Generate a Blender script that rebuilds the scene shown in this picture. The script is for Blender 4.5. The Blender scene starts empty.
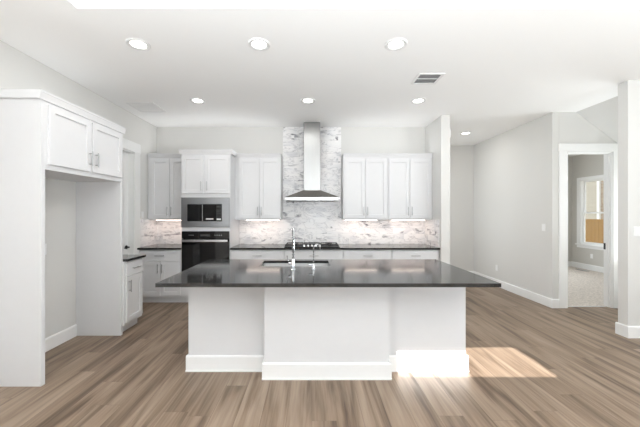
import bpy, bmesh, math, random
from mathutils import Vector, Matrix
random.seed(7)
C = bpy.context.scene.collection
S = bpy.context.scene

# ------------------------------------------------------------ camera
F_PX, EYE = 300.0, 1.47
cam_d = bpy.data.cameras.new('camera')
cam = bpy.data.objects.new('camera', cam_d)
C.objects.link(cam)
cam.location = (0, 0, EYE)
cam.rotation_euler = (math.pi / 2, 0, 0)
cam_d.sensor_width = 36
cam_d.lens = F_PX / 640 * 36
cam_d.shift_x = 8 / 640
cam_d.clip_start = 0.05
S.camera = cam

# ------------------------------------------------------------ world, sun, fill lamps, exposure
W = bpy.data.worlds.new('sky')
S.world = W
W.use_nodes = True
bg = W.node_tree.nodes['Background']
bg.inputs['Color'].default_value = (0.93, 0.96, 1.0, 1)
bg.inputs['Strength'].default_value = 2.3

SUN_TAN = 0.372                      # sun comes from behind the camera, low
sun_d = bpy.data.lights.new('sun', 'SUN')
sun_d.energy = 23.0
sun_d.angle = 0.002
sun_d.color = (1.0, 0.985, 0.965)
sun = bpy.data.objects.new('sun', sun_d)
C.objects.link(sun)
sun.rotation_euler = Vector((0, 1, -SUN_TAN)).to_track_quat('-Z', 'Y').to_euler()


def area(name, loc, direction, sx, sy, energy, color=(1, 1, 1), shape='RECTANGLE', spread=math.pi):
    d = bpy.data.lights.new(name, 'AREA')
    d.shape = shape
    d.size = sx
    if shape == 'RECTANGLE':
        d.size_y = sy
    d.energy = energy
    d.color = color
    d.spread = spread
    o = bpy.data.objects.new(name, d)
    C.objects.link(o)
    o.location = loc
    o.rotation_euler = Vector(direction).to_track_quat('-Z', 'Y').to_euler()
    return o


DAY = (0.87, 0.94, 1.0)
UPFILL = (0.87, 0.935, 1.0)
# level area lamps added at unseen windows to stand in for sky light
area('daylight_fill', (-2.80, -2.3, 1.5), (1, 0, 0), 3.0, 2.2, 50, DAY)
area('daylight_fill', (5.16, -0.7, 1.55), (-1, 0, 0), 4.6, 2.3, 35, DAY)
# fill lamps added at the unseen windows, tilted up to brighten the ceiling
UP = math.radians(115)
area('ceiling_fill', (-2.78, -2.3, .75), (.60, .35, .85), 3.0, .7, 285, UPFILL, spread=UP)
area('ceiling_fill', (5.14, -0.7, .75), (-.60, .42, .70), 4.6, .7, 84, UPFILL, spread=UP)
area('ceiling_fill', (5.16, 4.17, .9), (-.5, 0, .9), .9, 1.2, 11, UPFILL, spread=UP)
# unseen fill lamps added above the cabinets to brighten the ceiling
TOP_FILL = (0.95, 0.97, 1.0)
area('cabinet_top_fill', (1.3, 5.24, 2.54), (0, -.55, 1), 1.45, .06, 1.66, TOP_FILL)
area('cabinet_top_fill', (-.95, 5.24, 2.54), (0, -.55, 1), .7, .06, 0.83, TOP_FILL)
area('cabinet_top_fill', (-1.73, 5.05, 2.54), (0, -.55, 1), .7, .06, 0.83, TOP_FILL)
area('cabinet_top_fill', (-2.45, 5.24, 2.54), (0, -.55, 1), .55, .06, 0.83, TOP_FILL)
area('cabinet_top_fill', (-2.62, 3.1, 2.53), (.3, 0, 1), .95, .06, .45, TOP_FILL)
# unseen lamp added behind the camera to wash the ceiling
WASH_FILL = (0.94, 0.97, 1.0)
area('ceiling_wash_fill', (0.4, -0.9, 1.8), (0, .3, 1), .4, .4, 118, WASH_FILL, 'DISK')
area('rear_fill', (1.0, -4.4, 1.3), (0, 1, 0), 3.6, 2.0, 30, DAY)  # level fill lamp added at the rear wall, no window there
# fill lamp added at an invented side opening of the hall, behind the partition
area('hall_fill', (2.24, 6.3, 1.4), (1, -.15, .1), 1.0, 1.9, 7.5, DAY)
# bedroom fill lamp at an added, unseen window on the far wall
area('daylight_fill', (4.9, 8.26, 1.5), (0, -1, -.1), 1.4, 1.6, 55, DAY)

S.view_settings.view_transform = 'Standard'
S.view_settings.look = 'None'
S.view_settings.exposure = 0.06
S.view_settings.gamma = 1.0
S.view_settings.use_curve_mapping = False
S.cycles.use_denoising = True
S.cycles.max_bounces = 16
S.cycles.diffuse_bounces = 10
S.cycles.caustics_reflective = False
S.cycles.caustics_refractive = False
S.cycles.sample_clamp_indirect = 6.0


# ------------------------------------------------------------ materials
def lin(c):
    return tuple(((v / 255) / 12.92 if v / 255 <= 0.04045 else ((v / 255 + 0.055) / 1.055) ** 2.4) for v in c)


def new_mat(name):
    m = bpy.data.materials.new(name)
    m.use_nodes = True
    nt = m.node_tree
    return m, nt, nt.nodes['Principled BSDF']


def N(nt, kind, **kw):
    n = nt.nodes.new(kind)
    for k, v in kw.items():
        setattr(n, k, v)
    return n


def mat(name, rgb, rough=0.5, metal=0.0, spec=0.5, bump=0.0, bscale=60, vary=0.0, coat=0.0):
    m, nt, p = new_mat(name)
    c = lin(rgb)
    p.inputs['Base Color'].default_value = (*c, 1)
    p.inputs['Roughness'].default_value = rough
    p.inputs['Metallic'].default_value = metal
    p.inputs['Specular IOR Level'].default_value = spec
    p.inputs['Coat Weight'].default_value = coat
    if bump or vary:
        tc = N(nt, 'ShaderNodeTexCoord')
        no = N(nt, 'ShaderNodeTexNoise')
        no.inputs['Scale'].default_value = bscale
        no.inputs['Detail'].default_value = 4
        nt.links.new(tc.outputs['Object'], no.inputs['Vector'])
        if bump:
            b = N(nt, 'ShaderNodeBump')
            b.inputs['Strength'].default_value = bump
            b.inputs['Distance'].default_value = 0.002
            nt.links.new(no.outputs['Fac'], b.inputs['Height'])
            nt.links.new(b.outputs['Normal'], p.inputs['Normal'])
        if vary:
            r = N(nt, 'ShaderNodeValToRGB')
            r.color_ramp.elements[0].position = 0.3
            r.color_ramp.elements[1].position = 0.7
            r.color_ramp.elements[0].color = (*[v * (1 - vary) for v in c], 1)
            r.color_ramp.elements[1].color = (*[min(1, v * (1 + vary)) for v in c], 1)
            nt.links.new(no.outputs['Fac'], r.inputs['Fac'])
            nt.links.new(r.outputs['Color'], p.inputs['Base Color'])
    return m


def emis(name, rgb, strength):
    m, nt, p = new_mat(name)
    p.inputs['Base Color'].default_value = (0.9, 0.9, 0.9, 1)
    p.inputs['Emission Color'].default_value = (*lin(rgb), 1)
    p.inputs['Emission Strength'].default_value = strength
    return m


M = {}
M['wall'] = mat('wall_paint', (211, 210, 207), 0.85, spec=0.2, bump=0.15, bscale=180, vary=0.012)
M['ceil'] = mat('ceiling_paint', (246, 246, 245), 0.9, spec=0.15, bump=0.2, bscale=140, vary=0.01)
M['bed_wall'] = mat('bedroom_paint', (196, 193, 187), 0.85, spec=0.2, bump=0.15, bscale=180, vary=0.012)
M['trim'] = mat('trim_paint', (232, 232, 231), 0.45, spec=0.4, vary=0.006, bscale=20)
M['cab'] = mat('cabinet_paint', (214, 214, 215), 0.38, spec=0.4, vary=0.006, bscale=15)
M['gap'] = mat('toe_kick_paint', (205, 205, 206), 0.6, vary=0.02, bscale=20)
M['nickel'] = mat('brushed_nickel', (176, 176, 176), 0.3, 1.0, vary=0.04, bscale=90)
M['chrome'] = mat('chrome', (225, 226, 228), 0.08, 1.0, vary=0.01, bscale=30)
M['black_glass'] = mat('black_glass', (9, 9, 10), 0.05, spec=0.6, vary=0.05, bscale=8)
M['black'] = mat('black_metal', (22, 22, 23), 0.4, vary=0.1, bscale=60)
M['iron'] = mat('cast_iron', (42, 42, 44), 0.55, bump=0.3, bscale=200, vary=0.15)
M['white_plastic'] = mat('white_plastic', (228, 228, 227), 0.4, vary=0.005, bscale=40)
M['dark'] = mat('duct_dark', (60, 60, 60), 0.8, vary=0.2, bscale=50)
M['duct'] = mat('duct_grey', (128, 128, 128), 0.8, vary=0.1, bscale=50)
M['lens'] = emis('lamp_lens', (255, 252, 246), 6.0)
M['led'] = emis('led_diffuser', (255, 236, 222), 5.0)
M['sink'] = mat('sink_steel', (215, 215, 215), 0.5, 0.7, vary=0.04, bscale=80)
M['knob'] = mat('knob_steel', (215, 215, 215), 0.22, 1.0, vary=0.02, bscale=60)


def brushed(name, rgb, rough, axis=2):
    m, nt, p = new_mat(name)
    p.inputs['Metallic'].default_value = 1.0
    p.inputs['Roughness'].default_value = rough
    p.inputs['Anisotropic'].default_value = 0.3
    tc = N(nt, 'ShaderNodeTexCoord')
    mp = N(nt, 'ShaderNodeMapping')
    sc = [160, 160, 160]
    sc[axis] = 3
    mp.inputs['Scale'].default_value = sc
    no = N(nt, 'ShaderNodeTexNoise')
    no.inputs['Scale'].default_value = 1.0
    r = N(nt, 'ShaderNodeValToRGB')
    c = lin(rgb)
    r.color_ramp.elements[0].color = (*[v * 0.9 for v in c], 1)
    r.color_ramp.elements[1].color = (*[min(1, v * 1.08) for v in c], 1)
    nt.links.new(tc.outputs['Object'], mp.inputs['Vector'])
    nt.links.new(mp.outputs['Vector'], no.inputs['Vector'])
    nt.links.new(no.outputs['Fac'], r.inputs['Fac'])
    nt.links.new(r.outputs['Color'], p.inputs['Base Color'])
    return m


M['steel'] = brushed('brushed_steel', (186, 186, 185), 0.3, 0)
M['steel_v'] = brushed('brushed_steel_vertical', (160, 160, 159), 0.36, 2)
M['steel_canopy'] = brushed('canopy_steel', (140, 136, 131), 0.36, 2)
M['steel_dark'] = brushed('trim_kit_steel', (150, 150, 151), 0.32, 0)


def wood_floor():
    m, nt, p = new_mat('plank_floor')
    L = nt.links.new
    tc = N(nt, 'ShaderNodeTexCoord')
    sep = N(nt, 'ShaderNodeSeparateXYZ')
    L(tc.outputs['Object'], sep.inputs[0])
    com = N(nt, 'ShaderNodeCombineXYZ')
    L(sep.outputs['X'], com.inputs['Y'])
    # every row of planks starts at its own random place
    dv = N(nt, 'ShaderNodeMath', operation='DIVIDE')
    dv.inputs[1].default_value = 0.183
    L(sep.outputs['X'], dv.inputs[0])
    fl_ = N(nt, 'ShaderNodeMath', operation='FLOOR')
    L(dv.outputs[0], fl_.inputs[0])
    wn = N(nt, 'ShaderNodeTexWhiteNoise', noise_dimensions='1D')
    L(fl_.outputs[0], wn.inputs['W'])
    ad = N(nt, 'ShaderNodeMath', operation='MULTIPLY_ADD')
    ad.inputs[1].default_value = 1.5
    L(wn.outputs['Value'], ad.inputs[0])
    L(sep.outputs['Y'], ad.inputs[2])
    L(ad.outputs[0], com.inputs['X'])
    br = N(nt, 'ShaderNodeTexBrick')
    br.offset = 0.0
    br.offset_frequency = 2
    br.inputs['Scale'].default_value = 1
    br.inputs['Brick Width'].default_value = 1.5
    br.inputs['Row Height'].default_value = 0.183
    br.inputs['Mortar Size'].default_value = 0.0012
    br.inputs['Mortar Smooth'].default_value = 0.3
    br.inputs['Color1'].default_value = (0, 0, 0, 1)
    br.inputs['Color2'].default_value = (1, 1, 1, 1)
    br.inputs['Mortar'].default_value = (0.5, 0.5, 0.5, 1)
    L(com.outputs[0], br.inputs['Vector'])
    # grain coordinates, shifted per plank
    sx = N(nt, 'ShaderNodeMath', operation='MULTIPLY')
    sx.inputs[1].default_value = 37.0
    L(br.outputs['Color'], sx.inputs[0])
    g = N(nt, 'ShaderNodeCombineXYZ')
    L(sep.outputs['X'], g.inputs['X'])
    L(sep.outputs['Y'], g.inputs['Y'])
    L(sx.outputs[0], g.inputs['Z'])

    def grain(scx, scy, detail, dist):
        mp = N(nt, 'ShaderNodeMapping')
        mp.inputs['Scale'].default_value = (scx, scy, 1)
        L(g.outputs[0], mp.inputs['Vector'])
        n = N(nt, 'ShaderNodeTexNoise')
        n.inputs['Scale'].default_value = 1
        n.inputs['Detail'].default_value = detail
        n.inputs['Distortion'].default_value = dist
        L(mp.outputs[0], n.inputs['Vector'])
        return n
    n1 = grain(8.5, 0.7, 3, 0.9)
    n2 = grain(55, 1.6, 5, 0.3)
    mix = N(nt, 'ShaderNodeMix')
    mix.inputs['Factor'].default_value = 0.27
    L(n1.outputs['Fac'], mix.inputs['A'])
    L(n2.outputs['Fac'], mix.inputs['B'])
    tone = N(nt, 'ShaderNodeMath', operation='MULTIPLY_ADD')
    tone.inputs[1].default_value = 0.04
    L(br.outputs['Color'], tone.inputs[0])
    L(mix.outputs['Result'], tone.inputs[2])
    r = N(nt, 'ShaderNodeValToRGB')
    e = r.color_ramp.elements
    e[0].position, e[0].color = 0.36, (*lin((90, 73, 59)), 1)
    e[1].position, e[1].color = 0.70, (*lin((157, 138, 120)), 1)
    k = e.new(0.5)
    k.color = (*lin((130, 111, 93)), 1)
    L(tone.outputs[0], r.inputs['Fac'])
    dark = N(nt, 'ShaderNodeMix', data_type='RGBA')
    dark.blend_type = 'MIX'
    L(br.outputs['Fac'], dark.inputs['Factor'])
    L(r.outputs['Color'], dark.inputs['A'])
    dark.inputs['B'].default_value = (*lin((104, 87, 74)), 1)
    L(dark.outputs['Result'], p.inputs['Base Color'])
    p.inputs['Roughness'].default_value = 0.42
    p.inputs['Specular IOR Level'].default_value = 0.35
    b = N(nt, 'ShaderNodeBump')
    b.inputs['Strength'].default_value = 0.12
    b.inputs['Distance'].default_value = 0.002
    L(n2.outputs['Fac'], b.inputs['Height'])
    L(b.outputs['Normal'], p.inputs['Normal'])
    return m


M['floor'] = wood_floor()


def marble():
    m, nt, p = new_mat('marble_tile')
    L = nt.links.new
    tc = N(nt, 'ShaderNodeTexCoord')
    sep = N(nt, 'ShaderNodeSeparateXYZ')
    L(tc.outputs['Object'], sep.inputs[0])
    u = N(nt, 'ShaderNodeMath', operation='SUBTRACT')
    L(sep.outputs['X'], u.inputs[0])
    L(sep.outputs['Y'], u.inputs[1])
    com = N(nt, 'ShaderNodeCombineXYZ')
    L(u.outputs[0], com.inputs['X'])
    L(sep.outputs['Z'], com.inputs['Y'])
    br = N(nt, 'ShaderNodeTexBrick')
    br.offset = 0.5
    br.inputs['Scale'].default_value = 1
    br.inputs['Brick Width'].default_value = 0.40
    br.inputs['Row Height'].default_value = 0.10
    br.inputs['Mortar Size'].default_value = 0.0014
    br.inputs['Color1'].default_value = (0, 0, 0, 1)
    br.inputs['Color2'].default_value = (1, 1, 1, 1)
    L(com.outputs[0], br.inputs['Vector'])
    sh = N(nt, 'ShaderNodeMath', operation='MULTIPLY')
    sh.inputs[1].default_value = 2.2
    L(br.outputs['Color'], sh.inputs[0])
    g = N(nt, 'ShaderNodeCombineXYZ')
    L(u.outputs[0], g.inputs['X'])
    L(sep.outputs['Z'], g.inputs['Y'])
    L(sh.outputs[0], g.inputs['Z'])

    def noise(sc, rot, detail, dist, rough=0.5):
        mp = N(nt, 'ShaderNodeMapping')
        mp.inputs['Scale'].default_value = (*sc, 1)
        mp.inputs['Rotation'].default_value = (0, 0, rot)
        L(g.outputs[0], mp.inputs['Vector'])
        n = N(nt, 'ShaderNodeTexNoise')
        n.inputs['Scale'].default_value = 1
        n.inputs['Detail'].default_value = detail
        n.inputs['Roughness'].default_value = rough
        n.inputs['Distortion'].default_value = dist
        L(mp.outputs[0], n.inputs['Vector'])
        return n

    def ramp(src, stops):
        r = N(nt, 'ShaderNodeValToRGB')
        e = r.color_ramp.elements
        e[0].position, e[0].color = stops[0][0], (*lin(stops[0][1]), 1)
        e[1].position, e[1].color = stops[-1][0], (*lin(stops[-1][1]), 1)
        for q, c in stops[1:-1]:
            k = e.new(q)
            k.color = (*lin(c), 1)
        L(src, r.inputs['Fac'])
        return r
    cloud = ramp(noise((3.0, 5.0), 0.3, 5, 0.8).outputs['Fac'], [(0.36, (243, 241, 240)), (0.55, (236, 235, 235)), (0.72, (206, 206, 209))])
    n = noise((2.6, 5.2), 0.45, 5, 1.4, 0.6)
    s1 = N(nt, 'ShaderNodeMath', operation='SUBTRACT')
    s1.inputs[1].default_value = 0.5
    L(n.outputs['Fac'], s1.inputs[0])
    ab = N(nt, 'ShaderNodeMath', operation='ABSOLUTE')
    L(s1.outputs[0], ab.inputs[0])
    vein = ramp(ab.outputs[0], [(0.0, (168, 168, 172)), (0.012, (214, 214, 216)), (0.035, (255, 255, 255))])
    spot = ramp(noise((3.4, 9.0), 0.25, 4, 0.8).outputs['Fac'], [(0.60, (255, 255, 255)), (0.72, (112, 112, 120))])
    a = N(nt, 'ShaderNodeMix', data_type='RGBA')
    a.blend_type = 'MULTIPLY'
    a.inputs['Factor'].default_value = 0.5
    L(cloud.outputs['Color'], a.inputs['A'])
    L(vein.outputs['Color'], a.inputs['B'])
    b_ = N(nt, 'ShaderNodeMix', data_type='RGBA')
    b_.blend_type = 'MULTIPLY'
    b_.inputs['Factor'].default_value = 1
    L(a.outputs['Result'], b_.inputs['A'])
    L(spot.outputs['Color'], b_.inputs['B'])
    gr = N(nt, 'ShaderNodeMix', data_type='RGBA')
    L(br.outputs['Fac'], gr.inputs['Factor'])
    L(b_.outputs['Result'], gr.inputs['A'])
    gr.inputs['B'].default_value = (*lin((222, 221, 220)), 1)
    L(gr.outputs['Result'], p.inputs['Base Color'])
    p.inputs['Roughness'].default_value = 0.25
    b = N(nt, 'ShaderNodeBump')
    b.inputs['Strength'].default_value = 0.2
    b.inputs['Distance'].default_value = 0.001
    b.invert = True
    L(br.outputs['Fac'], b.inputs['Height'])
    L(b.outputs['Normal'], p.inputs['Normal'])
    return m


M['marble'] = marble()


def stone():
    m, nt, p = new_mat('dark_stone')
    L = nt.links.new
    tc = N(nt, 'ShaderNodeTexCoord')
    n = N(nt, 'ShaderNodeTexNoise')
    n.inputs['Scale'].default_value = 5
    n.inputs['Detail'].default_value = 8
    n.inputs['Roughness'].default_value = 0.7
    L(tc.outputs['Object'], n.inputs['Vector'])
    r = N(nt, 'ShaderNodeValToRGB')
    e = r.color_ramp.elements
    e[0].position, e[0].color = 0.3, (*lin((26, 26, 26)), 1)
    e[1].position, e[1].color = 0.72, (*lin((58, 57, 56)), 1)
    L(n.outputs['Fac'], r.inputs['Fac'])
    v = N(nt, 'ShaderNodeTexNoise')
    v.inputs['Scale'].default_value = 140
    v.inputs['Detail'].default_value = 2
    L(tc.outputs['Object'], v.inputs['Vector'])
    mx = N(nt, 'ShaderNodeMix', data_type='RGBA')
    mx.blend_type = 'SOFT_LIGHT'
    mx.inputs['Factor'].default_value = 0.6
    L(r.outputs['Color'], mx.inputs['A'])
    L(v.outputs['Fac'], mx.inputs['B'])
    L(mx.outputs['Result'], p.inputs['Base Color'])
    p.inputs['Roughness'].default_value = 0.09
    p.inputs['Specular IOR Level'].default_value = 0.5
    return m


M['stone'] = stone()


def carpet():
    m = mat('carpet', (200, 191, 182), 0.95, spec=0.1, bump=1.0, bscale=32, vary=0.25)
    return m


M['carpet'] = carpet()


def glass():
    m = bpy.data.materials.new('window_glass')
    m.use_nodes = True
    nt = m.node_tree
    nt.nodes.clear()
    o = N(nt, 'ShaderNodeOutputMaterial')
    mx = N(nt, 'ShaderNodeMixShader')
    t = N(nt, 'ShaderNodeBsdfTransparent')
    t.inputs['Color'].default_value = (0.95, 0.97, 0.97, 1)
    g = N(nt, 'ShaderNodeBsdfGlossy')
    g.inputs['Roughness'].default_value = 0.02
    mx.inputs[0].default_value = 0.05
    nt.links.new(t.outputs[0], mx.inputs[1])
    nt.links.new(g.outputs[0], mx.inputs[2])
    nt.links.new(mx.outputs[0], o.inputs[0])
    return m


M['glass'] = glass()


def brick_mat(name, c1, c2, mortar, bw, rh, ms, vertical=False):
    m, nt, p = new_mat(name)
    L = nt.links.new
    tc = N(nt, 'ShaderNodeTexCoord')
    sep = N(nt, 'ShaderNodeSeparateXYZ')
    L(tc.outputs['Object'], sep.inputs[0])
    com = N(nt, 'ShaderNodeCombineXYZ')
    L(sep.outputs['Y'], com.inputs['X'])
    L(sep.outputs['Z'], com.inputs['Y'])
    br = N(nt, 'ShaderNodeTexBrick')
    br.inputs['Scale'].default_value = 1
    br.inputs['Brick Width'].default_value = bw
    br.inputs['Row Height'].default_value = rh
    br.inputs['Mortar Size'].default_value = ms
    br.inputs['Color1'].default_value = (*lin(c1), 1)
    br.inputs['Color2'].default_value = (*lin(c2), 1)
    br.inputs['Mortar'].default_value = (*lin(mortar), 1)
    L(com.outputs[0], br.inputs['Vector'])
    L(br.outputs['Color'], p.inputs['Base Color'])
    p.inputs['Roughness'].default_value = 0.9
    return m


M['brick'] = brick_mat('pale_brick', (172, 156, 138), (146, 126, 108), (176, 170, 162), 0.22, 0.075, 0.008)
M['siding'] = mat('pale_siding', (182, 175, 163), 0.8, vary=0.03, bscale=4)
M['fence'] = mat('cedar_board', (152, 118, 72), 0.8, bump=0.4, bscale=25, vary=0.18)
M['ground'] = mat('yard_soil', (150, 142, 120), 0.95, bump=0.6, bscale=10, vary=0.2)


# ------------------------------------------------------------ mesh helpers
class Fr:
    """a frame on a face: u to the right, v up, w out of the face"""
    def __init__(self, o, u, n):
        self.o, self.u, self.n = Vector(o), Vector(u), Vector(n)

    def p(self, u, v, w):
        return self.o + self.u * u + Vector((0, 0, 1)) * v + self.n * w


FRONT = lambda o: Fr(o, (1, 0, 0), (0, -1, 0))     # face looks to the camera
EAST = lambda o: Fr(o, (0, 1, 0), (1, 0, 0))       # face looks to +x
WEST = lambda o: Fr(o, (0, -1, 0), (-1, 0, 0))     # face looks to -x


class MB:
    def __init__(self):
        self.bm = bmesh.new()

    def hexa(self, pts, bev=0.0):
        vs = [self.bm.verts.new(p) for p in pts]
        fs = [self.bm.faces.new([vs[i] for i in q]) for q in
              ((0, 3, 2, 1), (4, 5, 6, 7), (0, 1, 5, 4), (1, 2, 6, 5), (2, 3, 7, 6), (3, 0, 4, 7))]
        if bev > 0:
            es = list({e for f in fs for e in f.edges})
            bmesh.ops.bevel(self.bm, geom=es, offset=bev, segments=2, affect='EDGES', profile=0.5)
        return self

    def box(self, lo, hi, bev=0.0):
        x0, y0, z0 = [min(a, b) for a, b in zip(lo, hi)]
        x1, y1, z1 = [max(a, b) for a, b in zip(lo, hi)]
        return self.hexa([(x0, y0, z0), (x1, y0, z0), (x1, y1, z0), (x0, y1, z0),
                          (x0, y0, z1), (x1, y0, z1), (x1, y1, z1), (x0, y1, z1)], bev)

    def fbox(self, f, u0, u1, v0, v1, w0, w1, bev=0.0):
        return self.box(f.p(u0, v0, w0), f.p(u1, v1, w1), bev)

    def shaker(self, f, u0, u1, v0, v1, t=0.02, fw=0.058, rec=0.012):
        bm = self.bm
        o = [(u0, v0), (u1, v0), (u1, v1), (u0, v1)]
        i = [(u0 + fw, v0 + fw), (u1 - fw, v0 + fw), (u1 - fw, v1 - fw), (u0 + fw, v1 - fw)]
        s = 0.002
        k = [(u0 + fw + s, v0 + fw + s), (u1 - fw - s, v0 + fw + s), (u1 - fw - s, v1 - fw - s), (u0 + fw + s, v1 - fw - s)]
        e = 0.002
        c = [(u0 + e, v0 + e), (u1 - e, v0 + e), (u1 - e, v1 - e), (u0 + e, v1 - e)]
        V = lambda L, w: [bm.verts.new(f.p(a, b, w)) for a, b in L]
        B, O, T, I, K = V(o, 0.0), V(o, t - e), V(c, t), V(i, t), V(k, t - rec)
        bm.faces.new(B)
        for A, D in ((B, O), (O, T), (T, I), (I, K)):
            for q in range(4):
                r = (q + 1) % 4
                bm.faces.new((A[q], A[r], D[r], D[q]))
        bm.faces.new(K)
        return self

    def cyl(self, p0, p1, r, seg=20, r2=None, caps=True):
        p0, p1 = Vector(p0), Vector(p1)
        d = p1 - p0
        mtx = Matrix.Translation((p0 + p1) / 2) @ d.to_track_quat('Z', 'Y').to_matrix().to_4x4()
        bmesh.ops.create_cone(self.bm, cap_ends=caps, segments=seg, radius1=r, radius2=r if r2 is None else r2,
                              depth=d.length, matrix=mtx)
        return self

    def tube(self, pts, r, seg=14):
        pts = [Vector(p) for p in pts]
        rings = []
        up = Vector((0.3, 0.2, 1)).normalized()
        for k, p in enumerate(pts):
            t = (pts[min(k + 1, len(pts) - 1)] - pts[max(k - 1, 0)]).normalized()
            a = t.cross(up)
            if a.length < 1e-3:
                a = t.cross(Vector((1, 0, 0)))
            a.normalize()
            b = t.cross(a).normalized()
            rr = r[k] if isinstance(r, (list, tuple)) else r
            rings.append([self.bm.verts.new(p + (a * math.cos(q) + b * math.sin(q)) * rr)
                          for q in [2 * math.pi * j / seg for j in range(seg)]])
            up = a.cross(t) * -1
            up = b * -1 if up.length < 1e-3 else up
        for A, D in zip(rings, rings[1:]):
            for q in range(seg):
                self.bm.faces.new((A[q], A[(q + 1) % seg], D[(q + 1) % seg], D[q]))
        self.bm.faces.new(rings[0])
        self.bm.faces.new(rings[-1])
        return self

    def lathe(self, c, prof, seg=32, axis='z'):
        c = Vector(c)
        rings = []
        for r, h in prof:
            ring = []
            for j in range(seg):
                a = 2 * math.pi * j / seg
                q = Vector((r * math.cos(a), r * math.sin(a), h))
                if axis == 'y':
                    q = Vector((q.x, q.z, q.y))
                if axis == 'x':
                    q = Vector((q.z, q.x, q.y))
                ring.append(self.bm.verts.new(c + q))
            rings.append(ring)
        for A, D in zip(rings, rings[1:]):
            for q in range(seg):
                self.bm.faces.new((A[q], A[(q + 1) % seg], D[(q + 1) % seg], D[q]))
        if prof[0][0] > 1e-5:
            self.bm.faces.new(rings[0])
        if prof[-1][0] > 1e-5:
            self.bm.faces.new(rings[-1])
        return self

    def prism(self, poly, d):
        """poly: list of 3-D points, swept by vector d"""
        d = Vector(d)
        A = [self.bm.verts.new(Vector(p)) for p in poly]
        D = [self.bm.verts.new(Vector(p) + d) for p in poly]
        n = len(A)
        self.bm.faces.new(A)
        self.bm.faces.new(list(reversed(D)))
        for q in range(n):
            self.bm.faces.new((A[q], A[(q + 1) % n], D[(q + 1) % n], D[q]))
        return self

    def build(self, name, m, parent=None, smooth=False, label=None):
        bm = self.bm
        bmesh.ops.remove_doubles(bm, verts=bm.verts[:], dist=1e-6)
        bmesh.ops.recalc_face_normals(bm, faces=bm.faces[:])
        off = Vector((0, 0, 0))
        q = parent
        while q is not None:
            off += q.location
            q = q.parent
        if parent is not None:
            bmesh.ops.translate(bm, verts=bm.verts[:], vec=-off)
        me = bpy.data.meshes.new(name)
        bm.to_mesh(me)
        bm.free()
        me.materials.append(m)
        if smooth:
            me.polygons.foreach_set('use_smooth', [True] * len(me.polygons))
            try:
                me.set_sharp_from_angle(angle=math.radians(38))
            except Exception:
                pass
        o = bpy.data.objects.new(name, me)
        C.objects.link(o)
        if parent is not None:
            o.parent = parent
        if label:
            o['label'] = label
        return o


def thing(name, label, cat, loc, group=None):
    o = bpy.data.objects.new(name, None)
    C.objects.link(o)
    o.empty_display_size = 0.1
    o.location = loc
    o['label'] = label
    o['category'] = cat
    if group:
        o['group'] = group
    return o


def tag(o, label, cat, group=None, kind=None):
    o['label'] = label
    o['category'] = cat
    if group:
        o['group'] = group
    if kind:
        o['kind'] = kind
    return o


def rebase(o, loc):
    """give a one-mesh thing an origin of its own"""
    loc = Vector(loc)
    o.data.transform(Matrix.Translation(-loc))
    o.location = loc
    return o


def struct(name, mb, m, label, cat, parent=None):
    o = mb.build(name, m, parent)
    o['kind'] = 'structure'
    o['label'] = label
    o['category'] = cat
    return o


def wall_mb(f, u0, u1, v0, v1, w0, w1, holes=()):
    mb = MB()
    cur = u0
    for a, b, c, d in sorted(holes):
        if a > cur:
            mb.fbox(f, cur, a, v0, v1, w0, w1)
        if c > v0:
            mb.fbox(f, a, b, v0, c, w0, w1)
        if d < v1:
            mb.fbox(f, a, b, d, v1, w0, w1)
        cur = b
    if cur < u1:
        mb.fbox(f, cur, u1, v0, v1, w0, w1)
    return mb


# ------------------------------------------------------------ the setting
CZ = 3.05            # ceiling height
XL, YB = -2.84, 5.49   # left wall, back wall
XP0, XP1, YP = 2.075, 2.22, 4.82   # partition at the right end of the kitchen
XR, YR = 3.74, 4.67    # hall wall and the wall with the bedroom door
YS = 3.55              # short wall at the far right
XE, YE = 5.2, -4.5     # living room walls behind the camera
TX0, TX1, TY0, TY1 = -1.81, 3.9, -3.2, 2.313   # tray in the ceiling

struct('floor', MB().box((XL - .12, YE - .12, -.08), (XE + .12, 4.735, 0)).box((XL - .12, 4.735, -.08), (XR + .12, 7.06, 0)),
       M['floor'], 'brown wood plank floor with long streaked boards', 'floor')
struct('floor_bedroom', MB().box((XR + .06, 4.736, -.08), (7.32, 8.42, .006)), M['carpet'],
       'pale beige carpet on the bedroom floor', 'floor')
cb = MB()
cb.box((XL - .12, TY1, CZ), (7.32, 8.42, CZ + .5))
cb.box((XL - .12, YE - .12, CZ), (TX0, TY1, CZ + .5))
cb.box((TX1, YE - .12, CZ), (XE + .12, TY1, CZ + .5))
cb.box((TX0, YE - .12, CZ), (TX1, TY0, CZ + .5))
cb.box((TX0, TY0, CZ + .36), (TX1, TY1, CZ + .5))
struct('ceiling', cb, M['ceil'], 'white ceiling with a raised tray over the living room', 'ceiling')
struct('ceiling_slope', MB().prism([(4.11, YS + .12, CZ), (5.2, YS + .12, CZ), (5.2, YS + .12, CZ - .827)], (0, YR - YS - .12, 0)),
       M['wall'], 'sloped soffit above the bedroom door', 'ceiling')

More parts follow.
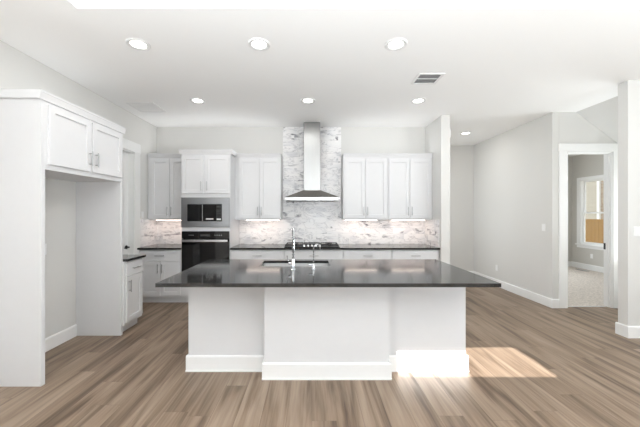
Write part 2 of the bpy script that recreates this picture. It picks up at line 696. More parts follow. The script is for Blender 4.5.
LW = (0.8, 3.8, 0.4, 2.6)
struct('wall_left', wall_mb(EAST((XL, 0, 0)), YE - .12, YB + .12, 0, CZ, -.12, 0,
                            [(-3.8, -.8, .4, 2.6), (4.0, 4.775, 0, 2.44)]), M['wall'], 'left wall of the kitchen', 'wall')
struct('wall_back', MB().box((XL, YB, 0), (XP0, YB + .12, CZ)), M['wall'], 'back wall behind the cabinets', 'wall')
struct('wall_partition', MB().box((XP0, YP, 0), (XP1, 5.75, CZ), .004).box((XP0, 6.85, 0), (XP1, 6.94, CZ)).box((XP0, 5.75, 2.44), (XP1, 6.85, CZ)), M['wall'], 'short partition wall ending the cabinet run', 'wall')  # opening on the unseen hall side is added to let light in
struct('wall_hall', MB().box((XP0, 6.94, 0), (XR, 7.06, CZ)), M['wall'], 'far end wall of the hall', 'wall')
struct('wall_right', MB().box((XR, YR, 0), (XR + .12, 8.3, CZ), .004), M['wall'], 'long hall wall at the right', 'wall')
DX0, DX1, DZ = 3.965, 4.67, 2.43
struct('wall_doorway', wall_mb(FRONT((0, YR, 0)), XR + .12, 7.2, 0, CZ, -.12, 0, [(DX0, DX1, 0, DZ)]), M['wall'],
       'wall holding the bedroom doorway', 'wall')
struct('wall_front', MB().box((XR, YS, 0), (XE, YS + .12, CZ), .004), M['wall'], 'short wall at the far right', 'wall')
struct('wall_living', wall_mb(WEST((XE, 0, 0)), -YR, -(YE - .12), 0, CZ, -.12, 0, [(-1.6, 3.0, .4, 2.7), (-4.62, -3.72, .3, 2.1)]), M['wall'],
       'right wall of the living room', 'wall')
WZ0, WZ1 = (2.70 - YE) * SUN_TAN, (3.29 - (YE - .12)) * SUN_TAN
struct('wall_rear', wall_mb(FRONT((0, YE, 0)), XL, XE, 0, CZ, 0, .12,
                            [(.8, 2.22, WZ0, WZ1)]), M['wall'], 'rear wall behind the camera', 'wall')
BX, BY = 7.2, 8.3
struct('wall_bedroom', wall_mb(FRONT((0, BY, 0)), XR, BX, 0, CZ, -.12, 0, [(4.2, 5.6, .66, 2.36)]), M['bed_wall'], 'far wall of the bedroom', 'wall')
BW = (7.11, 8.05, .66, 2.36)     # y0, y1, z0, z1 of the bedroom window
struct('wall_bedroom_right', wall_mb(WEST((BX, 0, 0)), -(BY + .12), -YR, 0, CZ, -.12, 0, [(-BW[1], -BW[0], BW[2], BW[3])]),
       M['bed_wall'], 'bedroom wall with the window', 'wall')


def base_mb(f, u0, u1, h=.14, t=.016):
    mb = MB()
    mb.prism([f.p(u0, 0, 0), f.p(u0, 0, t), f.p(u0, h - .012, t), f.p(u0, h, t * .45), f.p(u0, h, 0)], f.u * (u1 - u0))
    return mb


BB = 'white baseboard'
struct('baseboard_alcove', base_mb(EAST((XL, 0, 0)), 2.59, 3.605), M['trim'], 'white baseboard inside the refrigerator alcove', 'baseboard')
struct('baseboard_hall', base_mb(WEST((XR, 0, 0)), -6.94, -YR), M['trim'], 'white baseboard along the hall wall', 'baseboard')
struct('baseboard_hall_end', base_mb(FRONT((0, 6.94, 0)), XP1, XR - .017), M['trim'], 'white baseboard on the far hall wall', 'baseboard')
struct('baseboard_doorway', base_mb(FRONT((0, YR, 0)), XR - .016, 3.839), M['trim'], 'white baseboard left of the bedroom door', 'baseboard')
struct('baseboard_passage', base_mb(FRONT((0, YR, 0)), 4.797, XE), M['trim'], 'white baseboard right of the bedroom door', 'baseboard')
sb = base_mb(FRONT((0, YS, 0)), XR - .016, XE)
sb.prism([(XR, YS, 0), (XR - .016, YS, 0), (XR - .016, YS, .128), (XR - .007, YS, .14), (XR, YS, .14)], (0, .136, 0))
struct('baseboard_front', sb, M['trim'], 'white baseboard wrapping the short right wall', 'baseboard')
pb = base_mb(FRONT((0, YP, 0)), XP0, XP1 + .016)
pb.prism([(XP1, YP, 0), (XP1 + .016, YP, 0), (XP1 + .016, YP, .128), (XP1 + .007, YP, .14), (XP1, YP, .14)], (0, .93, 0))
struct('baseboard_partition', pb, M['trim'], 'white baseboard round the partition', 'baseboard')
struct('baseboard_bedroom', base_mb(WEST((BX, 0, 0.006)), -BY, -4.8), M['trim'], 'white baseboard under the bedroom window', 'baseboard')
struct('baseboard_bedroom_far', base_mb(FRONT((0, BY, 0.006)), XR + .12, BX - .016), M['trim'], 'white baseboard on the far bedroom wall', 'baseboard')

# pantry door in the left wall
d1 = MB()
d1.fbox(EAST((-2.955, 0, 0)), 4.0, 4.775, .008, 2.438, 0, .034)
df = EAST((-2.921, 0, 0))
for v0, v1 in ((.16, 1.02), (1.14, 2.32)):
    d1.shaker(df, 4.11, 4.665, v0, v1, t=.004, fw=.03, rec=.010)
door = struct('door_1', d1, M['trim'], 'white pantry door behind the left countertop', 'door')
hd = MB()
hd.lathe((-2.92, 4.712, .94), [(.001, 0), (.03, 0), (.03, .008), (.012, .012), (.012, .05), (.001, .05)], 24, 'x')
hd.tube([(-2.876, 4.715, .94), (-2.872, 4.69, .94), (-2.872, 4.60, .94)], [.011, .010, .008], 12)
hd.build('door_handle', M['black'], door, True)


def casing_mb(f, u0, u1, ztop, wd=.11, t=.018, jamb=.12):
    mb = MB()
    mb.fbox(f, u0 - wd, u0 - .006, 0, ztop + .006, 0, t, .003)
    mb.fbox(f, u1 + .006, u1 + wd, 0, ztop + .006, 0, t, .003)
    mb.fbox(f, u0 - wd - .006, u1 + wd + .006, ztop + .006, ztop + wd, 0, t + .004, .003)
    mb.fbox(f, u0 - .002, u0 + .014, 0, ztop, -jamb, .006)
    mb.fbox(f, u1 - .014, u1 + .002, 0, ztop, -jamb, .006)
    mb.fbox(f, u0 - .002, u1 + .002, ztop - .014, ztop + .002, -jamb, .006)
    return mb


struct('trim_1', casing_mb(EAST((XL, 0, 0)), 4.0, 4.775, 2.44, wd=.16), M['trim'], 'white casing round the pantry door', 'trim')
c2 = casing_mb(FRONT((0, YR, 0)), DX0, DX1, DZ, wd=.125)
c2.box((DX1 - .026, YR + .03, 0), (DX1 - .014, YR + .075, DZ - .014))     # door stop
c2.box((DX0 + .014, YR + .03, 0), (DX0 + .026, YR + .075, DZ - .014))
c2.box((DX0 + .014, YR + .03, DZ - .026), (DX1 - .014, YR + .075, DZ - .014))
tr = struct('trim_2', c2, M['trim'], 'white casing round the bedroom doorway', 'trim')
MB().box((DX1 - .0165, YR + .076, .90), (DX1 - .0135, YR + .119, 1.0)).build('strike_plate', M['black'], tr, label='black strike plate on the door jamb')
struct('trim_3', MB().box((DX0, 4.725, 0), (DX1, 4.745, .008)), M['gap'], 'thin threshold strip between planks and carpet', 'trim')


# windows
def window(name, f, u0, u1, v0, v1, label, depth=.12, hung=True, cas=.11):
    mb = MB()
    if cas:
        mb.fbox(f, u0 - cas, u0, v0, v1 + cas * .77, 0, .018, .002)
        mb.fbox(f, u1, u1 + cas, v0, v1 + cas * .77, 0, .018, .002)
        mb.fbox(f, u0 - .001, u1 + .001, v1, v1 + cas * .77, 0, .018, .002)
    for a, b, c, d in ((u0, u0 + .02, v0, v1), (u1 - .02, u1, v0, v1), (u0, u1, v0, v0 + .02), (u0, u1, v1 - .02, v1)):
        mb.fbox(f, a, b, c, d, -depth, .0)
    w = struct(name, mb, M['trim'], label, 'window')
    vm = (v0 + v1) / 2 - .02
    parts = ((v0 + .02, vm + .02, -.06), (vm - .02, v1 - .02, -.09)) if hung else ((v0 + .02, v1 - .02, -.08),)
    for a, b, dw in parts:
        s = MB()
        k = .04 if hung else .02
        s.fbox(f, u0 + .02, u0 + .02 + k, a, b, dw - .015, dw + .015, .002)
        s.fbox(f, u1 - .02 - k, u1 - .02, a, b, dw - .015, dw + .015, .002)
        s.fbox(f, u0 + .02 + k, u1 - .02 - k, a, a + k, dw - .015, dw + .015, .002)
        s.fbox(f, u0 + .02 + k, u1 - .02 - k, b - k, b, dw - .015, dw + .015, .002)
        so = s.build('sash', M['trim'], w)
        MB().fbox(f, u0 + .02 + k - .004, u1 - .02 - k + .004, a + k - .004, b - k + .004, dw - .002, dw + .002).build('pane', M['glass'], so)
    if cas:
        MB().fbox(f, u0 - cas - .02, u1 + cas + .02, v0 - .03, v0, -.02, .05, .004).fbox(
            f, u0 - cas, u1 + cas, v0 - .10, v0 - .03, 0, .016, .002).build('sill', M['trim'], w)
    return w


window('window_1', WEST((BX, 0, 0)), -BW[1], -BW[0], BW[2], BW[3], 'white double hung bedroom window', cas=.09)
window('window_4', FRONT((0, BY, 0)), 4.2, 5.6, .66, 2.36, 'unseen window added in the far bedroom wall', hung=False)  # out of view, added so a fill lamp can light the bedroom
window('window_5', WEST((XE, 0, 0)), -4.62, -3.72, .3, 2.1, 'unseen tall window added at the end of the passage', hung=False, cas=0)  # out of view, invented to go with the passage fill lamp
window('window_2', EAST((XL, 0, 0)), -3.8, -.8, .4, 2.6, 'unseen window added in the left living room wall', hung=False)  # out of view, put in to bring light from the left
window('window_3', WEST((XE, 0, 0)), -1.6, 3.0, .4, 2.7, 'unseen window added in the right living room wall', hung=False)  # out of view, placed to spread light from the right

# ------------------------------------------------------------ outside the bedroom window
struct('ground', MB().box((-9, -12, -.5), (22, 24, -.4)), M['ground'], 'bare yard soil outside the window', 'ground')
fen = thing('wooden_fence', 'tan wooden board fence seen through the bedroom window', 'fence', (10.4, 9, -.4))
y = 6.6
bm_ = MB()
i = 0
while y < 14.5:
    MB().box((10.4, y, -.4), (10.42, y + .138, 1.26 + random.uniform(-.008, .008)), .003).build('board', M['fence'], fen)
    y += .143
for z in (-.1, .45, 1.0):
    MB().box((10.42, 6.6, z), (10.46, 14.5, z + .09)).build('rail', M['fence'], fen)
hs = thing('neighbor_house', 'pale house wall behind the wooden fence', 'house', (14, 10, -.4))
MB().box((14, 3, -.4), (18, 14.6, 5.2)).build('brick_wall', M['brick'], hs)
sd = MB()
for k in range(28):
    z = -.4 + k * .2
    sd.prism([(13.97, 14.6, z), (13.94, 14.6, z), (13.965, 14.6, z + .205), (13.97, 14.6, z + .205)], (0, 9, 0))
sd.build('siding', M['siding'], hs)
MB().box((13.93, 14.55, -.4), (14.0, 14.68, 5.2)).build('corner_board', M['trim'], hs)
MB().prism([(13.4, 3, 5.2), (18.6, 3, 5.2), (16, 3, 7.0)], (0, 19, 0)).build('roof', M['dark'], hs)


# ------------------------------------------------------------ cabinet pieces
def handle_v(f, u, v0, v1, parent, w=0.02):
    m = MB()
    m.cyl(f.p(u, v0, w + .032), f.p(u, v1, w + .032), .006, 14)
    for v in (v0 + .022, v1 - .022):
        m.cyl(f.p(u, v, w - .001), f.p(u, v, w + .032), .0048, 12)
    return m.build('handle', M['nickel'], parent, True, 'brushed nickel bar handle')


def handle_h(f, u0, u1, v, parent, w=0.02):
    m = MB()
    m.cyl(f.p(u0, v, w + .032), f.p(u1, v, w + .032), .006, 14)
    for u in (u0 + .022, u1 - .022):
        m.cyl(f.p(u, v, w - .001), f.p(u, v, w + .032), .0048, 12)
    return m.build('handle', M['nickel'], parent, True, 'brushed nickel bar handle')


def door_part(f, u0, u1, v0, v1, parent, hu=None, hv=None, fw=.058):
    d = MB().shaker(f, u0, u1, v0, v1, fw=fw).build('door', M['cab'], parent)
    if hu is not None:
        handle_v(f, hu, hv[0], hv[1], d)
    return d


def drawer_part(f, u0, u1, v0, v1, parent):
    d = MB().fbox(f, u0, u1, v0, v1, 0, .02, .002).build('drawer', M['cab'], parent)
    if v1 - v0 > .1:
        handle_h(f, (u0 + u1) / 2 - .075, (u0 + u1) / 2 + .075, (v0 + v1) / 2, d)
    return d


def crown_mb(f, u0, u1, v0, v1, depth, left=True, right=True, pr=.03, w0=0.0):
    """a stepped crown on the front (w out) and the open ends; depth = how far back it runs"""
    m = MB()
    a = u0 - (pr if left else 0)
    b = u1 + (pr if right else 0)
    prof = lambda u: [f.p(u, v0, w0), f.p(u, v0, w0 + .012), f.p(u, v0 + .012, w0 + .012), f.p(u, v1 - .02, w0 + pr - .004),
                      f.p(u, v1 - .016, w0 + pr), f.p(u, v1, w0 + pr), f.p(u, v1, w0)]
    m.prism(prof(a), f.u * (b - a))
    m.fbox(f, u0, u1, v0, v1, -depth, w0 - .0005)
    if left:
        m.fbox(f, a, u0 - .0005, v0 + .004, v1, -depth, w0 - .0005)
    if right:
        m.fbox(f, u1 + .0005, b, v0 + .004, v1, -depth, w0 - .0005)
    return m


UZ0, UZ1 = 1.37, 2.44


def upper_cabinet(x0, x1, doors, label, crown_l, crown_r):
    f = FRONT((0, 5.18, 0))
    t = thing('upper_cabinet', label, 'cabinet', ((x0 + x1) / 2, YB, UZ0))
    MB().box((x0, 5.18, UZ0), (x1, YB - .002, UZ1 - .002), .0015).build('cabinet_body', M['cab'], t)
    (a, b), (c, d) = doors
    door_part(f, a, b, UZ0 + .022, 2.405, t, b - .03, (UZ0 + .066, UZ0 + .216))
    door_part(f, c, d, UZ0 + .022, 2.405, t, c + .03, (UZ0 + .066, UZ0 + .216))
    crown_mb(f, x0, x1, UZ1 - .005, 2.505, YB - 5.182, crown_l, crown_r).build('crown_molding', M['cab'], t)
    MB().box((x0 + .015, 5.185, UZ0 - .010), (x1 - .015, 5.2, UZ0)).build('light_rail', M['cab'], t)
    return t


upper_cabinet(XL + .012, -2.129, ((-2.77, -2.452), (-2.446, -2.14)), 'white two-door upper cabinet left of the oven tower', False, False)
upper_cabinet(-1.328, -.537, ((-1.262, -.905), (-.899, -.545)), 'white two-door upper cabinet between oven tower and range hood', False, False)
upper_cabinet(.537, 1.307, ((.56, .918), (.924, 1.292)), 'white two-door upper cabinet just right of the range hood', False, False)
upper_cabinet(1.309, 2.073, ((1.325, 1.682), (1.688, 2.045)), 'white two-door upper cabinet against the partition wall', False, False)

CT = .914


def base_cabinet(x0, x1, doors, label, face0=None):
    f = FRONT((0, 4.90, 0))
    t = thing('base_cabinet', label, 'cabinet', ((x0 + x1) / 2, YB, 0))
    MB().box((x0, 4.90, .10), (x1, YB - .002, CT - .031), .0015).build('cabinet_body', M['cab'], t)
    MB().box((x0, 4.965, 0), (x1, YB - .002, .10)).build('toe_kick', M['cab'], t)
    a, d = doors[0][0], doors[-1][1]
    drawer_part(f, a, d, .70, .868, t)
    if len(doors) == 2:
        (a, b), (c, d) = doors
        door_part(f, a, b, .135, .69, t, b - .03, (.50, .65))
        door_part(f, c, d, .135, .69, t, c + .03, (.50, .65))
    return t


base_cabinet(XL + .002, -2.129, ((-2.80, -2.473), (-2.467, -2.142)), 'white base cabinet in the left corner beside the oven tower')
base_cabinet(-1.328, -.447, ((-1.315, -.892), (-.886, -.46)), 'white base cabinet right of the oven tower')
base_cabinet(-.445, .507, ((-.43, .028), (.034, .495)), 'white base cabinet under the gas cooktop')
base_cabinet(.509, 1.297, ((.522, .901), (.907, 1.285)), 'white base cabinet just right of the cooktop')
base_cabinet(1.299, 2.073, ((1.312, 1.682), (1.688, 2.05)), 'white base cabinet ending at the partition wall')

# oven tower
TX = (-2.127, -1.330)
TF = 4.89
tw = thing('oven_tower_cabinet', 'tall white cabinet holding microwave and wall oven', 'cabinet', ((TX[0] + TX[1]) / 2, YB, 0))
tb = MB()
tb.box((TX[0], TF, .10), (TX[0] + .018, YB - .002, UZ1))
tb.box((TX[1] - .018, TF, .10), (TX[1], YB - .002, UZ1))
tb.box((TX[0] + .018, YB - .02, .10), (TX[1] - .018, YB - .002, UZ1))
tb.box((TX[0] + .018, TF, .10), (TX[1] - .018, YB - .02, .385))
tb.box((TX[0] + .018, TF, 1.182), (TX[1] - .018, YB - .02, 1.246))
tb.box((TX[0] + .018, TF, 1.732), (TX[1] - .018, YB - .02, UZ1))
tb.build('cabinet_body', M['cab'], tw)
MB().box((TX[0], 4.965, 0), (TX[1], YB - .002, .10)).build('toe_kick', M['cab'], tw)
f = FRONT((0, TF, 0))
door_part(f, -2.115, -1.762, 1.798, 2.408, tw, -1.795, (1.84, 1.99))
door_part(f, -1.734, -1.35, 1.798, 2.408, tw, -1.70, (1.84, 1.99))
drawer_part(f, -2.115, -1.345, .13, .375, tw)
crown_mb(f, TX[0], TX[1], UZ1 - .005, 2.512, .25, True, True, pr=.035).build('crown_molding', M['cab'], tw)

mw = thing('microwave', 'built-in black microwave in a steel trim frame', 'microwave', (-1.73, 5.1, 1.247))
MB().box((-2.03, 4.905, 1.25), (-1.46, 5.36, 1.65)).build('housing', M['black'], mw)
tf = MB()
tu0, tu1, tv0, tv1 = -2.122, -1.338, 1.248, 1.730
iu0, iu1, iv0, iv1 = -2.026, -1.462, 1.343, 1.622
for a, b, c, d in ((tu0, iu0, tv0, tv1), (iu1, tu1, tv0, tv1), (iu0, iu1, tv0, iv0), (iu0, iu1, iv1, tv1)):
    tf.fbox(f, a, b, c, d, .001, .022)
tf.build('trim_frame', M['steel_dark'], mw, label='brushed steel trim frame')
md = MB().fbox(f, iu0 + .003, -1.563, iv0 + .003, iv1 - .003, .0, .027, .003).build('door', M['black_glass'], mw)
MB().fbox(f, -1.781, -1.772, iv0 + .006, iv1 - .006, .026, .030, .001).build('nickel_strip', M['nickel'], md)  # narrow nickel strip down the door
MB().fbox(f, -1.72, -1.60, iv0 + .03, iv0 + .048, .026, .0285).build('pale_strip', M['white_plastic'], md)  # pale strip low on the door glass
mc = MB().fbox(f, -1.560, iu1 - .003, iv0 + .003, iv1 - .003, .0, .027, .003).build('control_panel', M['black_glass'], mw)
for r_ in range(5):
    for c_ in range(3):
        MB().fbox(f, -1.545 + c_ * .026, -1.527 + c_ * .026, iv0 + .07 + r_ * .026, iv0 + .084 + r_ * .026, .026, .0285, .0008).build('button', M['dark'], mc)
MB().fbox(f, -1.545, -1.478, iv0 + .022, iv0 + .045, .026, .0295, .001).build('pale_bar', M['white_plastic'], mc)  # pale bar low on the control panel
MB().fbox(f, -1.545, -1.478, iv1 - .055, iv1 - .03, .026, .0285, .001).build('display', M['dark'], mc)

ov = thing('built_in_oven', 'black glass built-in oven with steel bar handle', 'oven', (-1.73, 5.1, .386))
MB().box((-2.105, 4.905, .388), (-1.352, 5.44, 1.18)).build('housing', M['black'], ov)
op = MB().fbox(f, -2.115, -1.342, 1.062, 1.180, .001, .024, .003).build('control_panel', M['black_glass'], ov)
MB().fbox(f, -1.81, -1.65, 1.10, 1.135, .023, .0255).build('display', M['dark'], op)
for k in range(8):
    u = -2.0 + k * .022 if k < 4 else -1.58 + (k - 4) * .035
    MB().fbox(f, u, u + .012, 1.112, 1.124, .023, .0255).build('touch_key', M['nickel'], op)
od = MB().fbox(f, -2.115, -1.342, .40, 1.056, .001, .028, .004).build('door', M['black_glass'], ov)
oh = MB()
oh.fbox(f, -2.10, -1.357, 1.010, 1.050, .060, .078, .006)
for u in (-2.07, -1.405):
    oh.fbox(f, u, u + .018, 1.018, 1.038, .027, .062, .002)
oh.build('handle', M['knob'], od, label='brushed steel bar handle')

# refrigerator alcove cabinet
FX = -2.30                 # face of the box
fr = thing('refrigerator_cabinet', 'tall white refrigerator surround with overhead cabinet, empty alcove below', 'cabinet', (-2.6, 3.1, 0))
FY0, FY1 = 2.546, 3.647
MB().box((XL + .002, FY0, 0), (FX, FY0 + .04, UZ1), .002).build('end_panel', M['cab'], fr)
MB().box((XL + .002, FY1 - .04, 0), (FX, FY1, UZ1), .002).build('end_panel', M['cab'], fr)
MB().box((XL + .002, FY0 + .04, 1.85), (FX, FY1 - .04, UZ1), .0015).build('cabinet_body', M['cab'], fr)
fe = EAST((FX, 0, 0))
door_part(fe, 2.61, 3.105, 1.898, 2.418, fr, 3.075, (1.955, 2.105))
door_part(fe, 3.125, 3.605, 1.898, 2.418, fr, 3.16, (1.955, 2.105))
crown_mb(fe, FY0, FY1, UZ1, 2.515, FX - XL - .002, True, True, pr=.026).build('crown_molding', M['cab'], fr)

# small base cabinet beside it, facing right
lc = thing('base_cabinet', 'narrow white base cabinet beside the refrigerator alcove panel', 'cabinet', (-2.55, 3.83, 0))
LX, LY0, LY1 = -2.285, FY1 + .002, 4.035
MB().box((XL + .002, LY0, .10), (LX, LY1, CT - .031), .0015).build('cabinet_body', M['cab'], lc)
MB().box((XL + .002, LY0, 0), (LX - .065, LY1, .10)).build('toe_kick', M['cab'], lc)
fl = EAST((LX, 0, 0))
drawer_part(fl, LY0 + .025, LY1 - .02, .70, .868, lc)
door_part(fl, LY0 + .025, LY1 - .02, .135, .69, lc, LY0 + .06, (.50, .65))


# countertops
def counter(x0, x1, y0, y1, label):
    o = MB().box((x0, y0, CT - .03), (x1, y1, CT), .002).build('countertop', M['stone'])
    tag(o, label, 'countertop')
    return rebase(o, ((x0 + x1) / 2, (y0 + y1) / 2, CT - .03))


counter(XL + .002, -2.245, LY0, 4.06, 'short dark stone countertop by the alcove, on the narrow cabinet')
counter(XL + .002, -2.129, 4.845, YB - .002, 'dark stone countertop in the corner left of the oven tower')
counter(-1.328, XP0 - .002, 4.845, YB - .002, 'long dark stone countertop along the back wall under the hood')

# marble backsplashes
bs = MB()
bs.box((XL + .014, YB - .014, CT + .001), (-2.130, YB - .002, UZ0 - .002))
bs.box((XL + .002, 4.937, CT + .001), (XL + .014, YB - .002, UZ0 - .002))
o = bs.build('marble_backsplash', M['marble'])
tag(o, 'marble tile backsplash in the corner left of the oven tower', 'backsplash')
bs = MB()
bs.box((-1.327, YB - .014, CT + .001), (XP0 - .014, YB - .002, UZ0 - .002))
bs.box((-.532, YB - .014, UZ0 - .002), (.532, YB - .002, CZ - .002))
bs.box((XP0 - .014, 4.885, CT + .001), (XP0 - .002, YB - .002, UZ0 - .002))
o = bs.build('marble_backsplash', M['marble'])
tag(o, 'marble tile backsplash rising to the ceiling behind the range hood', 'backsplash')

# range hood
hx = 0.0
hood = thing('range_hood', 'stainless chimney range hood above the cooktop', 'range hood', (hx, YB, 1.69))
YW = YB - .016
MB().box((hx - .144, YW - .29, 1.86), (hx + .144, YW, CZ - .002), .003).build('chimney', M['steel_v'], hood)
ca = MB()
z0, z1 = 1.742, 1.872
b0 = [(hx - .457, YW - .49, z0), (hx + .457, YW - .49, z0), (hx + .457, YW, z0), (hx - .457, YW, z0)]
b1 = [(hx - .15, YW - .297, z1), (hx + .15, YW - .297, z1), (hx + .15, YW, z1), (hx - .15, YW, z1)]
ca.hexa(b0 + b1)
ca.build('canopy', M['steel_canopy'], hood)
MB().box((hx - .457, YW - .49, 1.692), (hx + .457, YW, z0), .003).build('rim', M['steel'], hood)
fi = MB()
for k in range(3):
    x0 = hx - .40 + k * .27
    fi.box((x0, YW - .43, 1.686), (x0 + .255, YW - .06, 1.693))
    for j in range(8):
        fi.box((x0 + .012 + j * .03, YW - .42, 1.682), (x0 + .026 + j * .03, YW - .07, 1.687))
fi.build('filter', M['steel_dark'], hood)

# cooktop
ck = thing('gas_cooktop', 'black gas cooktop with cast iron grates on the back counter', 'cooktop', (0, 5.16, CT))
MB().box((-.455, 4.91, CT), (.455, 5.41, CT + .012), .004).build('tray', M['black'], ck)
for k in range(3):
    x0 = -.445 + k * .298
    x1 = x0 + .290
    g = MB()
    h0, h1 = CT + .026, CT + .038
    yb0 = 4.93 if k != 1 else 4.99
    for xx in (x0, x1 - .014):
        g.box((xx, yb0, h0), (xx + .014, 5.40, h1), .003)
    for yy in (yb0, (yb0 + 5.386) / 2, 5.386):
        g.box((x0, yy, h0), (x1, yy + .014, h1), .003)
    for xx in (x0 + .09, x0 + .138, x0 + .186):
        g.box((xx, yb0, h0 + .002), (xx + .012, 5.40, h1 + .004), .003)
    for xx in (x0, x1 - .014):
        for yy in (yb0, 5.386):
            g.box((xx, yy, CT + .011), (xx + .014, yy + .014, h0))
    g.build('grate', M['iron'], ck)
for bx, by, br_ in ((-.30, 5.05, .04), (-.30, 5.28, .032), (0, 5.2, .052), (.30, 5.05, .032), (.30, 5.28, .04)):
    MB().lathe((bx, by, CT + .011), [(br_, 0), (br_, .012), (br_ * .8, .016), (br_ * .8, .022), (.001, .023)], 24).build('burner', M['iron'], ck, True)
for k in range(5):
    MB().lathe((-.13 + k * .065, 4.95, CT + .011), [(.021, 0), (.020, .02), (.017, .028), (.001, .028)], 20).build('knob', M['knob'], ck, True)

# ------------------------------------------------------------ island
IX0, IX1, IY0, IY1 = -1.156, 1.438, 2.808, 3.60
UX0, UX1, UY = -.425, .688, 2.672
isl = thing('kitchen_island', 'white kitchen island base with a protruding middle panel', 'island', (.14, 3.1, 0))
ib = MB()
tp = CT - .031
ib.box((IX0, IY0, 0), (UX0, IY0 + .02, tp))
ib.box((UX1, IY0, 0), (IX1, IY0 + .02, tp))
ib.box((UX0 + .021, IY0, 0), (UX1 - .021, IY0 + .02, tp))
ib.box((IX0, IY0 + .02, 0), (IX0 + .02, IY1, tp))
ib.box((IX1 - .02, IY0 + .02, 0), (IX1, IY1, tp))
ib.box((IX0 + .02, IY1 - .02, .1), (IX1 - .02, IY1, tp))
ib.box((IX0 + .02, IY1 - .09, 0), (IX1 - .02, IY1 - .075, .1))
ib.build('cabinet_body', M['cab'], isl)
mp_ = MB()
mp_.box((UX0, UY, 0), (UX1, UY + .02, tp))
mp_.box((UX0, UY + .02, 0), (UX0 + .02, IY0 + .001, tp))
mp_.box((UX1 - .02, UY + .02, 0), (UX1, IY0 + .001, tp))
mp_.build('middle_panel', M['cab'], isl)


def ibase(f, u0, u1, h=.145, t=.018):
    m = base_mb(f, u0, u1, h, t)
    m.fbox(f, u0, u1, 0, .014, t, t + .008)
    return m


ibase(FRONT((0, IY0, 0)), IX0 - .018, UX0 - .018).build('baseboard', M['trim'], isl)
ibase(FRONT((0, IY0, 0)), UX1 + .018, IX1 + .018).build('baseboard', M['trim'], isl)
m_ = ibase(FRONT((0, UY, 0)), UX0 - .018, UX1 + .018)
for s, x in ((-1, UX0), (1, UX1)):
    m_.box((min(x, x + s * .018), UY, 0), (max(x, x + s * .018), IY0, .14))
m_.build('baseboard', M['trim'], isl)
MB().box((IX0 - .018, IY0, 0), (IX0, IY1, .14)).build('baseboard', M['trim'], isl)
MB().box((IX1, IY0, 0), (IX1 + .018, IY1, .14)).build('baseboard', M['trim'], isl)

KX0, KX1, KY0, KY1 = -.56, .19, 3.15, 3.54
ct = MB()
X = (-1.246, KX0, KX1, 1.505)
Y = (2.385, KY0, KY1, 3.645)
z0, z1 = CT - .03, CT
g_ = {}
for kz, z in enumerate((z0, z1)):
    for i in range(4):
        for j in range(4):
            g_[i, j, kz] = ct.bm.verts.new((X[i], Y[j], z))
for i in range(3):
    for j in range(3):
        if (i, j) == (1, 1):
            continue
        for kz in (0, 1):
            ct.bm.faces.new([g_[i, j, kz], g_[i + 1, j, kz], g_[i + 1, j + 1, kz], g_[i, j + 1, kz]])
for k in range(3):
    for a, b in (((k, 0), (k + 1, 0)), ((k, 3), (k + 1, 3)), ((0, k), (0, k + 1)), ((3, k), (3, k + 1))):
        ct.bm.faces.new([g_[a[0], a[1], 0], g_[b[0], b[1], 0], g_[b[0], b[1], 1], g_[a[0], a[1], 1]])
for a, b in (((1, 1), (2, 1)), ((2, 1), (2, 2)), ((2, 2), (1, 2)), ((1, 2), (1, 1))):
    ct.bm.faces.new([g_[a[0], a[1], 0], g_[b[0], b[1], 0], g_[b[0], b[1], 1], g_[a[0], a[1], 1]])
o = ct.build('countertop', M['stone'])
tag(o, 'large dark stone countertop on the kitchen island', 'countertop')
rebase(o, (.13, 3.015, CT - .03))

sk = thing('undermount_sink', 'stainless sink set into the island countertop', 'sink', (-.185, 3.345, CT - .25))
s_ = MB()
sz0, sz1 = CT - .25, CT - .031
a0, a1, c0, c1 = KX0 - .006, KX1 + .006, KY0 - .006, KY1 + .006
s_.box((a0 - .003, c0 - .003, sz0), (a0, c1 + .003, sz1))
s_.box((a1, c0 - .003, sz0), (a1 + .003, c1 + .003, sz1))
s_.box((a0, c0 - .003, sz0), (a1, c0, sz1))
s_.box((a0, c1, sz0), (a1, c1 + .003, sz1))
s_.box((a0 - .003, c0 - .003, sz0 - .003), (a1 + .003, c1 + .003, sz0))
s_.build('basin', M['sink'], sk)
MB().lathe((-.185, 3.345, sz0), [(.045, 0), (.045, .003), (.03, .004), (.001, .002)], 24).build('drain', M['chrome'], sk, True)

fa = thing('kitchen_faucet', 'tall chrome gooseneck faucet behind the island sink', 'faucet', (-.186, 2.965, CT))
fx, fy = -.186, 2.965
MB().lathe((fx, fy, CT), [(.028, 0), (.028, .006), (.020, .012), (.019, .10), (.0165, .11), (.001, .11)], 28).build('base', M['chrome'], fa, True)
pts = [(fx, fy, CT + .09 + .03 * k) for k in range(8)]
zc = CT + .30
for k in range(0, 15):
    a = math.pi * (1 - k / 14)
    pts.append((fx - .008 * k / 14, fy + .095 + .095 * math.cos(a), zc + .095 * math.sin(a)))
pts.append((fx - .008, fy + .19, zc - .03))
MB().tube(pts, .0148, 16).build('spout', M['chrome'], fa, True)
MB().cyl((fx - .008, fy + .19, zc - .12), (fx - .008, fy + .19, zc - .025), .0165, 20, .0145).build('spray_head', M['chrome'], fa, True)
MB().cyl((fx - .015, fy, CT + .065), (fx - .045, fy, CT + .065), .011, 16).tube(
    [(fx - .042, fy, CT + .065), (fx - .052, fy - .005, CT + .09), (fx - .06, fy - .012, CT + .14)], [.007, .006, .005], 10).build('lever', M['chrome'], fa, True)

